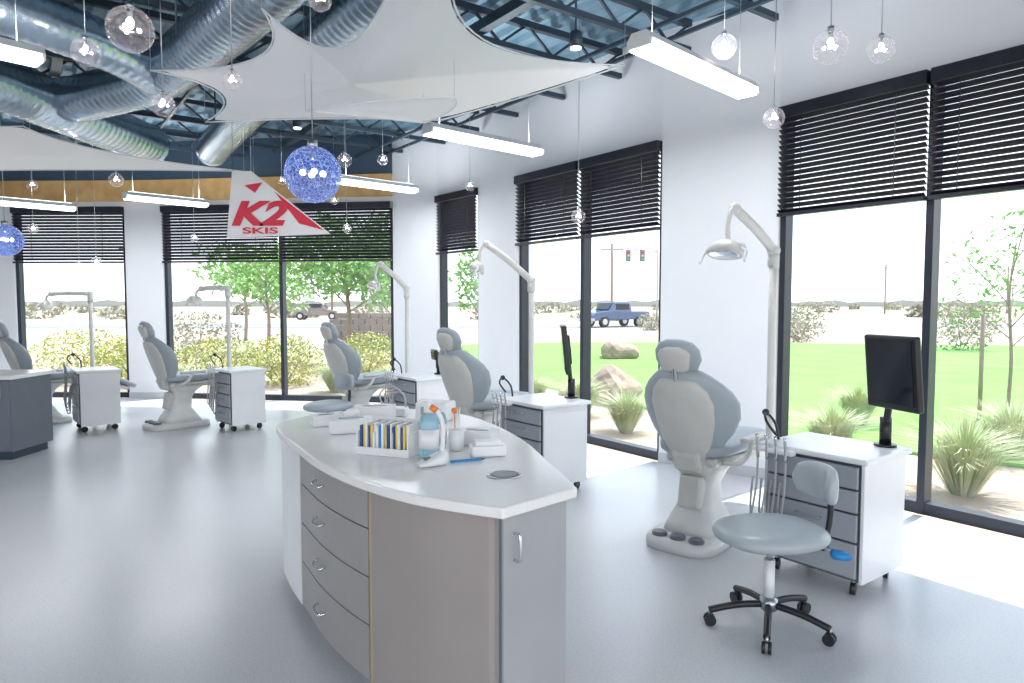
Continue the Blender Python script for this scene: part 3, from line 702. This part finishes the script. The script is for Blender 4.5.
# banner
e = empty('ski_banner', (-2.85, 7.28, 0))
pts = [(-0.10, 0, 2.99), (0.10, 0, 2.99), (0.93, 0, 2.33), (-0.17, 0, 2.29)]
v = [p_ for p_ in pts]+[(a, b+0.008, c) for a, b, c in pts]
mk('banner_cloth', v, [(0, 1, 2, 3), (4, 5, 6, 7), (0, 1, 5, 4), (1, 2, 6, 5), (2, 3, 7, 6), (3, 0, 4, 7)], M_white, e)
def text(s, size, loc, m, parent, shear=0.25, off=0.0, sx=1.0):
    cu = bpy.data.curves.new('lettering', 'FONT'); cu.body = s; cu.size = size; cu.shear = shear; cu.extrude = 0.002; cu.offset = off
    o = bpy.data.objects.new('lettering', cu); COL.objects.link(o)
    dg = bpy.context.evaluated_depsgraph_get(); dg.update()
    me = bpy.data.meshes.new_from_object(o.evaluated_get(dg)); me.materials.clear(); me.materials.append(m)
    o2 = bpy.data.objects.new('lettering', me); COL.objects.link(o2); bpy.data.objects.remove(o)
    o2.parent = parent; o2.location = loc; o2.rotation_euler = (math.pi/2, 0, 0); o2.scale = (sx, 1, 1)
text('K2', 0.34, (-0.12, -0.012, 2.43), M_red, e, 0.3, 0.014, 1.4)
text('SKIS', 0.09, (0.0, -0.012, 2.335), M_red, e, 0.0, 0.002, 2.3)
mk('red_peak', [(0.03, -0.006, 2.84), (0.22, -0.006, 2.87), (0.14, -0.006, 2.76)], [(0, 1, 2)], M_red, e)
mk('red_edge', [(0.34, -0.006, 2.78), (0.86, -0.006, 2.37), (0.60, -0.006, 2.44)], [(0, 1, 2)], M_red, e)
for x in (-0.09, 0.09): tube('cord', [(x, 0.004, 2.985), (x, 0.004, 4.2)], 0.003, M_joist, e, n=2, seg=5)

# ---------------------------------------------------------------- pendants
def pendant(x, y, z, r, blue=False):
    e = empty('blue_globe_pendant' if blue else 'glass_globe_pendant', (x, y, z))
    ball('globe', r, (0, 0, 0), M_bglobe if blue else M_globe, e, seg=32)
    cyl('cap', r*0.18, r*0.3, (0, 0, r*1.05), M_steel, e, seg=12)
    tube('cord', [(0, 0, r*1.1), (0, 0, 4.22-z)], 0.0035, M_steel, e, n=2, seg=6)
    cyl('socket', r*0.11, r*0.5, (0, 0, r*0.75), M_steel, e, seg=10)
    if blue:
        for k in range(4):
            a = k*math.pi/2+0.4; ball('bulb', r*0.11, (r*0.35*math.cos(a), r*0.35*math.sin(a), r*0.05), M_bulb, e, seg=10)
    else:
        ball('bulb', r*0.17, (0, 0, r*0.28), M_bulb, e, scale=(1, 1, 1.5), seg=12)
        torus('inner_glass_coil', r*0.42, r*0.035, (0, 0, r*0.05), M_chrome, e)
        for k in range(3):
            a = k*2.1+0.4; ball('capsule_bulb', r*0.10, (r*0.36*math.cos(a), r*0.36*math.sin(a), r*0.02), M_bulb, e, scale=(1, 1, 1.3), seg=8)
for pd in [(-1.72, 3.15, 2.83, .10), (-2.98, 4.88, 3.35, .095), (-2.35, 4.68, 2.93, .077), (-1.74, 4.33, 2.98, .06), (-4.6, 7.3, 3.2, .085),
           (-4.9, 8.55, 3.12, .085), (-0.9, 3.28, 3.02, .055), (-1.96, 8.1, 3.27, .085), (-1.69, 9.05, 3.47, .07), (1.55, 5.1, 3.47, .09),
           (1.87, 4.1, 3.10, .10), (2.38, 4.5, 3.23, .085), (2.03, 5.38, 3.03, .08), (0.66, 6.85, 2.46, .07), (-0.52, 8.55, 3.05, .065),
           (-2.28, 9.5, 2.63, .06), (-6.06, 10.0, 2.2, .07), (-6.5, 10.3, 2.15, .07), (-3.4, 9.0, 3.15, .06), (-5.7, 8.2, 3.0, .06),
           (-3.7, 9.9, 2.95, .06), (-3.2, 9.6, 3.3, .06), (-2.6, 10.1, 3.1, .06), (-7.1, 10.2, 2.7, .07), (-4.9, 10.6, 2.6, .06)]:
    pendant(*pd)
pendant(-1.21, 4.2, 2.38, 0.17, True); pendant(-5.42, 7.35, 2.27, 0.17, True)
for (x, y) in [(0.53, 5.8), (-0.95, 7.0), (-2.6, 8.4), (1.3, 4.0)]:
    e = empty('ceiling_spotlight', (x, y, 3.78))
    cyl('can', 0.055, 0.13, (0, 0, 0), M_joist, e, bev=0.01); cyl('lens', 0.045, 0.01, (0, 0, -0.066), M_tube_light, e)
    tube('stem', [(0, 0, 0.06), (0, 0, 0.42)], 0.01, M_joist, e, n=2, seg=6)

def fixture(a, b, z):
    a = V((*a, z)); b = V((*b, z)); c = (a+b)/2; d = b-a; L = d.length; ang = math.atan2(d.y, d.x)
    e = empty('linear_pendant_light', c, ang)
    v, f = [], []
    prof = [(-0.055, 0.05), (0.055, 0.05), (0.09, 0.0), (0.085, -0.045), (-0.085, -0.045), (-0.09, 0.0)]
    for x in (-L/2, L/2):
        for (y, zz_) in prof: v.append((x, y, zz_))
    n = len(prof); f = [tuple(range(n)), tuple(range(n, 2*n))]+[(i, (i+1) % n, n+(i+1) % n, n+i) for i in range(n)]
    mk('housing', v, f, M_whitep, e)
    box('diffuser', (L-0.03, 0.15, 0.012), (0, 0, -0.05), M_tube_light, e)
    box('deck_fill_strip', (L-0.1, 0.06, 0.006), (0, 0, 0.054), M_tube_light, e)  # glowing strip added on top to brighten the deck
    for sg in (-1, 1):
        box('side_glow', (L-0.04, 0.004, 0.035), (0, sg*0.0895, -0.022), M_tube_light, e, rot=(sg*0.1, 0, 0))
        tube('cable', [(sg*L*0.4, 0, 0.05), (sg*L*0.4, 0, 4.2-z)], 0.002, M_steel, e, n=2, seg=5)
    for nm, en, zz_, rx in (('tube_lamp', 18, -0.065, 0), ('deck_fill', 12, 0.065, math.pi)):  # the upward light is added to lift the dark deck
        ld = bpy.data.lights.new(nm, 'AREA'); ld.shape = 'RECTANGLE'; ld.size = L; ld.size_y = 0.14; ld.energy = en; ld.color = (0.96, 0.98, 1)
        lo = bpy.data.objects.new(nm, ld); COL.objects.link(lo); lo.parent = e; lo.location = (0, 0, zz_); lo.rotation_euler = (rx, 0, 0)
fixture((0.78, 4.30), (1.80, 5.30), 3.22)
fixture((-0.78, 6.35), (0.28, 7.28), 3.2)
fixture((-2.25, 8.9), (-1.35, 9.7), 3.2)
fixture((-5.4, 9.6), (-4.6, 10.4), 3.1)
fixture((-7.3, 9.2), (-6.4, 10.1), 3.0)
fixture((-4.0, 3.6), (-3.1, 4.6), 3.22)
fixture((-2.5, -1.5), (-1.5, -0.6), 3.2)
fixture((1.0, -0.8), (2.0, 0.2), 3.2)

# ---------------------------------------------------------------- exterior
M_gravel = mat('gravel', (0.42, 0.34, 0.265), 0.9, col2=(0.33, 0.265, 0.21), nscale=3, bump=0.3)
M_lawn = mat('lawn_grass', (0.15, 0.34, 0.055), 0.9, col2=(0.115, 0.275, 0.04), nscale=0.7)
M_road = mat('asphalt', (0.20, 0.20, 0.21), 0.9)
M_leaf = mat('leaves', (0.16, 0.34, 0.08), 0.6, col2=(0.24, 0.44, 0.12), nscale=3)
M_yleaf = mat('yellow_leaves', (0.48, 0.44, 0.10), 0.6, col2=(0.26, 0.35, 0.1), nscale=2)
M_bark = mat('bark', (0.28, 0.22, 0.18), 0.9)
M_straw = mat('straw_blades', (0.55, 0.55, 0.35), 0.7, col2=(0.33, 0.42, 0.20), nscale=5)
M_rock = mat('boulder_stone', (0.36, 0.27, 0.21), 0.9, col2=(0.25, 0.19, 0.15), nscale=3, bump=0.5)
M_dusty = mat('dusty_leaves', (0.28, 0.27, 0.19), 0.8)
prism('ground', [(-300, -60), (300, -60), (300, 400), (-300, 400)], -0.4, -0.16, M_gravel)
prism('lawn', catmull([(4.2, 8.2, 0), (2.6, 10.5, 0), (1.0, 13.5, 0), (-0.6, 17, 0), (-2.2, 22, 0), (-4, 27, 0), (3, 30, 0), (14, 29, 0), (30, 24, 0), (30, 8, 0), (16, 6.3, 0), (8.5, 5.8, 0)], 6, True), -0.165, -0.12, M_lawn)
prism('road', [(-120, 46), (150, 52), (150, 62), (-120, 56)], -0.17, -0.14, M_road)
def foliage(name, c, rx, rz_, n, m, size, parent, zmin=None):
    v, f = [], []
    for i in range(n):
        while True:
            p_ = V((random.uniform(-1, 1), random.uniform(-1, 1), random.uniform(-1, 1)))
            if p_.length < 1: break
        p_ = V((p_.x*rx, p_.y*rx, p_.z*rz_))+V(c)
        if zmin is not None and p_.z < zmin: p_.z = zmin+random.random()*0.1
        a = V((random.uniform(-1, 1), random.uniform(-1, 1), random.uniform(-1, 1))).normalized()
        b = a.cross(V((random.uniform(-1, 1), random.uniform(-1, 1), random.uniform(-1, 1)))).normalized()
        s_ = size*random.uniform(0.6, 1.3); k = len(v)
        v += [p_-a*s_, p_+b*s_*0.4, p_+a*s_, p_-b*s_*0.4]; f.append((k, k+1, k+2, k+3))
    return mk(name, v, f, m, parent)
G0 = -0.16
def tree(x, y, h, r, n=900, m=M_leaf, stakes=False, size=0.12, zf=0.62, tr=0.02):
    e = empty('tree', (x, y, G0))
    tube('trunk', [(0, 0, -0.03), (0.05, 0.02, h*0.3), (-0.03, 0, h*0.6), (0.04, 0, h*0.85)], 0.05, M_bark, e, n=5, seg=8, rfun=lambda i, k: (tr*h)*(1-0.7*i/k))
    for k in range(9):
        a = k*2.4; z = h*(0.35+0.05*k)
        tube('branch', [(0, 0, z), (math.cos(a)*r*0.45, math.sin(a)*r*0.45, z+h*0.12), (math.cos(a)*r*0.8, math.sin(a)*r*0.8, z+h*0.2)], tr*0.28*h, M_bark, e, n=3, seg=5)
        foliage('leaf_cluster', (math.cos(a)*r*0.65, math.sin(a)*r*0.65, z+h*0.17), r*0.5, h*0.13, n//12, m, size, e)
    foliage('crown', (0, 0, h*zf+h*0.12), r*0.8, h*0.28, n//3, m, size, e)
    if stakes:
        for sg in (-0.4, 0.4): tube('stake', [(sg, 0, -0.03), (sg, 0, 1.6)], 0.03, M_bark, e, n=2, seg=6)
def bush(x, y, r, h, m, n=500, size=0.06):
    e = empty('shrub', (x, y, G0))
    foliage('leaves', (0, 0, h*0.45), r, h*0.55, n, m, size, e, zmin=0.0)
    for k in range(5):
        a = k*1.3; tube('stem', [(0, 0, -0.02), (math.cos(a)*r*0.5, math.sin(a)*r*0.5, h*0.6)], 0.012, M_bark, e, n=2, seg=5)
def grass(x, y, r, h, n=650, m=M_straw):
    v, f = [], []
    for i in range(n):
        a = random.uniform(0, 6.283); rr = random.random()**0.6
        base = V((math.cos(a)*0.12*r*rr, math.sin(a)*0.12*r*rr, -0.01)); L = h*random.uniform(0.6, 1.0)
        out = V((math.cos(a), math.sin(a), 0)); sd = V((-math.sin(a), math.cos(a), 0))*0.005
        sp = r*rr
        p1 = base+out*sp*0.35+V((0, 0, L*0.6)); p2 = base+out*sp+V((0, 0, L*(1-0.35*rr)))
        k = len(v); v += [base-sd, base+sd, p1+sd, p1-sd, p2]; f += [(k, k+1, k+2, k+3), (k+3, k+2, k+4)]
    o = mk('ornamental_grass', v, f, m); o.location = (x, y, G0)
for g in [(4.15, 6.2, .75, 0.9), (5.6, 7.6, .7, .85), (3.6, 7.6, .6, .8), (2.75, 7.6, .5, 0.9), (1.55, 9.2, .6, .75), (1.1, 10.6, .6, .8), (0.3, 11.0, .6, .8),
          (3.1, 8.6, .5, .8), (-3.5, 13.4, .6, .8), (-6.8, 13.5, .6, .8), (-2.2, 12.8, .6, .8), (4.9, 9.6, .6, .8)]:
    grass(*g)
for b_ in [(-9.4, 15, 1.2, 1.2), (-8.0, 14.6, 1.0, 1.1), (-6.6, 15.5, 1.0, 1.0), (-4.9, 14.6, 0.9, 1.1), (-3.4, 16, 0.9, 1.1), (-1.6, 15, .7, 1.0)]:
    bush(*b_, M_yleaf, 2600, 0.045)
for b_ in [(16.5, 25, 1.2, 1.9), (-11, 24, 1.5, 1.5), (14, 34, 1.4, 1.6), (24, 36, 2, 2), (9.0, 44, 1.0, 1.2), (13, 31, 1.2, 1.8)]:
    bush(*b_, M_dusty, 900, 0.08)
e = empty('desert_scrub', (0, 0, G0))
for k in range(60):
    yy = random.uniform(66, 190); xx = random.uniform(-0.85, 0.85)*yy
    foliage('scrub_clump', (xx, yy, 0.6), random.uniform(1.2, 3.5), random.uniform(0.6, 1.4), 110, M_dusty, 0.45, e, zmin=0.0)
tree(-4.7, 19.5, 4.2, 1.8, 4200, size=0.10); tree(-8.6, 24, 3.8, 1.5, 1300, size=0.12); tree(-3.2, 18.5, 3.4, 1.3, 1800, size=0.09); tree(-0.8, 18, 3.4, 0.8, 900, size=0.09)
tree(7.3, 10.0, 3.1, 0.9, 600, stakes=True, size=0.05, tr=0.010); tree(-12.5, 32, 4.5, 2.2, 900, size=0.18)
def rock(x, y, r, sz):
    bm = bmesh.new(); bmesh.ops.create_icosphere(bm, subdivisions=3, radius=r)
    for v_ in bm.verts:
        k = 1+0.16*math.sin(5*v_.co.x/r+x)+0.13*math.cos(4*v_.co.y/r+y)+random.uniform(-.03, .03)
        v_.co = V((v_.co.x*k, v_.co.y*k, v_.co.z*k*sz))
    me = bpy.data.meshes.new('boulder'); bm.to_mesh(me); bm.free(); me.materials.append(M_rock)
    o = bpy.data.objects.new('boulder', me); COL.objects.link(o); o.location = (x, y, G0+r*sz*0.6)
rock(1.75, 12.0, 0.48, 0.75); rock(1.15, 12.5, 0.25, 0.6); rock(3.3, 21.5, 0.6, 0.6)
e = empty('block_wall', (-5.2, 26, G0))
for r in range(6):
    for k in range(7):
        box('block', (0.43, 0.3, 0.22), (-1.5+0.45*k+(0.22 if r % 2 else 0), 0, 0.10+0.235*r), mat('block_masonry', (0.22, 0.18, 0.17), 0.9), e, bev=0.012, seg=1)
def vehicle(name, x, y, rz, m, truck=True):
    e = empty(name, (x, y, -0.14), rz)
    v, f = [], []
    if truck: prof = [(-2.6, .55), (-2.6, 1.1), (-0.9, 1.12), (-0.75, 1.8), (0.75, 1.82), (1.25, 1.2), (2.45, 1.1), (2.65, .9), (2.65, .5)]
    else: prof = [(-2.2, .4), (-2.2, 1.5), (-1.9, 1.7), (0.7, 1.7), (1.2, 1.1), (2.2, 0.95), (2.3, .45)]
    n = len(prof)
    for y_ in (-0.9, 0.9):
        for a, b in prof: v.append((a, y_*(0.9 if b > 1.5 else 1), b))
    f = [tuple(range(n)), tuple(range(n, 2*n))]+[(i, (i+1) % n, n+(i+1) % n, n+i) for i in range(n)]
    o = mk('body', v, f, m, e); md = o.modifiers.new('b', 'BEVEL'); md.width = 0.06; md.segments = 2
    for sg in (-1, 1):
        box('side_window', (1.25, 0.02, 0.42), (0.0, sg*0.87, 1.47), M_black, e, rot=(sg*0.12, 0, 0))
        for wx in (-1.6, 1.7):
            cyl('wheel', 0.4, 0.26, (wx, sg*0.82, 0.4), M_black, e, rot=(math.pi/2, 0, 0)); cyl('hubcap', 0.22, 0.28, (wx, sg*0.825, 0.4), M_steel, e, rot=(math.pi/2, 0, 0))
    box('windshield', (0.04, 1.45, 0.6), (1.03, 0, 1.52), M_black, e, rot=(0, -0.72, 0))
    if truck: box('bed_void', (1.55, 1.5, 0.06), (-1.75, 0, 1.10), M_black, e)
    box('bumper', (0.15, 1.8, 0.2), (2.66, 0, 0.55), M_steel, e, bev=0.03)
vehicle('pickup_truck', 7.6, 50.5, math.radians(212), mat('blue_car_paint', (0.04, 0.085, 0.19), 0.25, coat=1))
vehicle('car', -20.5, 72, math.radians(3), mat('tan_car_paint', (0.18, 0.14, 0.12), 0.3, coat=1), False)
def signal(x, y, h, arm):
    e = empty('traffic_signal', (x, y, -0.16))
    tube('pole', [(0, 0, 0), (0, 0, h)], 0.10, M_gray, e, n=2, seg=8); tube('arm', [(0, 0, h-0.3), (arm, 0, h)], 0.06, M_gray, e, n=2, seg=8)
    for t in (0.5, 0.95):
        box('signal_head', (0.45, 0.4, 1.1), (arm*t, -0.1, h-0.7), M_dgray, e)
        for k, m in enumerate((M_red, M_yellow, M_green)): cyl('lens', 0.1, 0.05, (arm*t, -0.32, h-0.35-0.35*k), m, e, rot=(math.pi/2, 0, 0), seg=12)
signal(14, 66, 7.0, -3); signal(-22, 66, 6, 4)
def upole(x, y, h):
    e = empty('utility_pole', (x, y, -0.16))
    tube('pole', [(0, 0, 0), (0, 0, h)], 0.14, M_bark, e, n=2, seg=8)
    box('crossarm', (2.4, 0.15, 0.15), (0, 0, h-0.6), M_bark, e)
for k, (x, y) in enumerate([(10.5, 72), (60, 110), (84, 116), (-40, 72), (-20, 76)]): upole(x, y, 8)
v, f = [], []
xs = [-260+i*6.5 for i in range(81)]
for i, x in enumerate(xs):
    v += [(x, 330, -0.3), (x, 330, 1.2+1.3*abs(math.sin(i*1.7))+random.random()*1.0)]
for i in range(len(xs)-1): f.append((2*i, 2*i+2, 2*i+3, 2*i+1))
mk('distant_treeline', v, f, mat('distant_trees', (0.34, 0.35, 0.32), 0.9))

# ---------------------------------------------------------------- light
w = bpy.data.worlds.new('world'); S.world = w; w.use_nodes = True
nt = w.node_tree; bg = nt.nodes['Background']
tc = nt.nodes.new('ShaderNodeTexCoord'); sx = nt.nodes.new('ShaderNodeSeparateXYZ'); cr = nt.nodes.new('ShaderNodeValToRGB')
nt.links.new(tc.outputs['Generated'], sx.inputs[0]); nt.links.new(sx.outputs['Z'], cr.inputs[0])
cr.color_ramp.elements[0].color = (1, 0.99, 0.985, 1); cr.color_ramp.elements[0].position = 0.0
cr.color_ramp.elements[1].color = (0.72, 0.83, 1, 1); cr.color_ramp.elements[1].position = 0.6
nt.links.new(cr.outputs[0], bg.inputs[0]); bg.inputs[1].default_value = 1.9
sun = bpy.data.lights.new('sun', 'SUN'); sun.energy = 7.0; sun.angle = math.radians(0.6); sun.color = (1, 0.95, 0.87)
so = bpy.data.objects.new('sun', sun); COL.objects.link(so); so.location = (20, 20, 30)
so.rotation_euler = V((-0.42, -0.36, -1.05)).to_track_quat('-Z', 'Y').to_euler()
S.view_settings.view_transform = 'Standard'
S.view_settings.look = 'None'
S.view_settings.exposure = 0.46
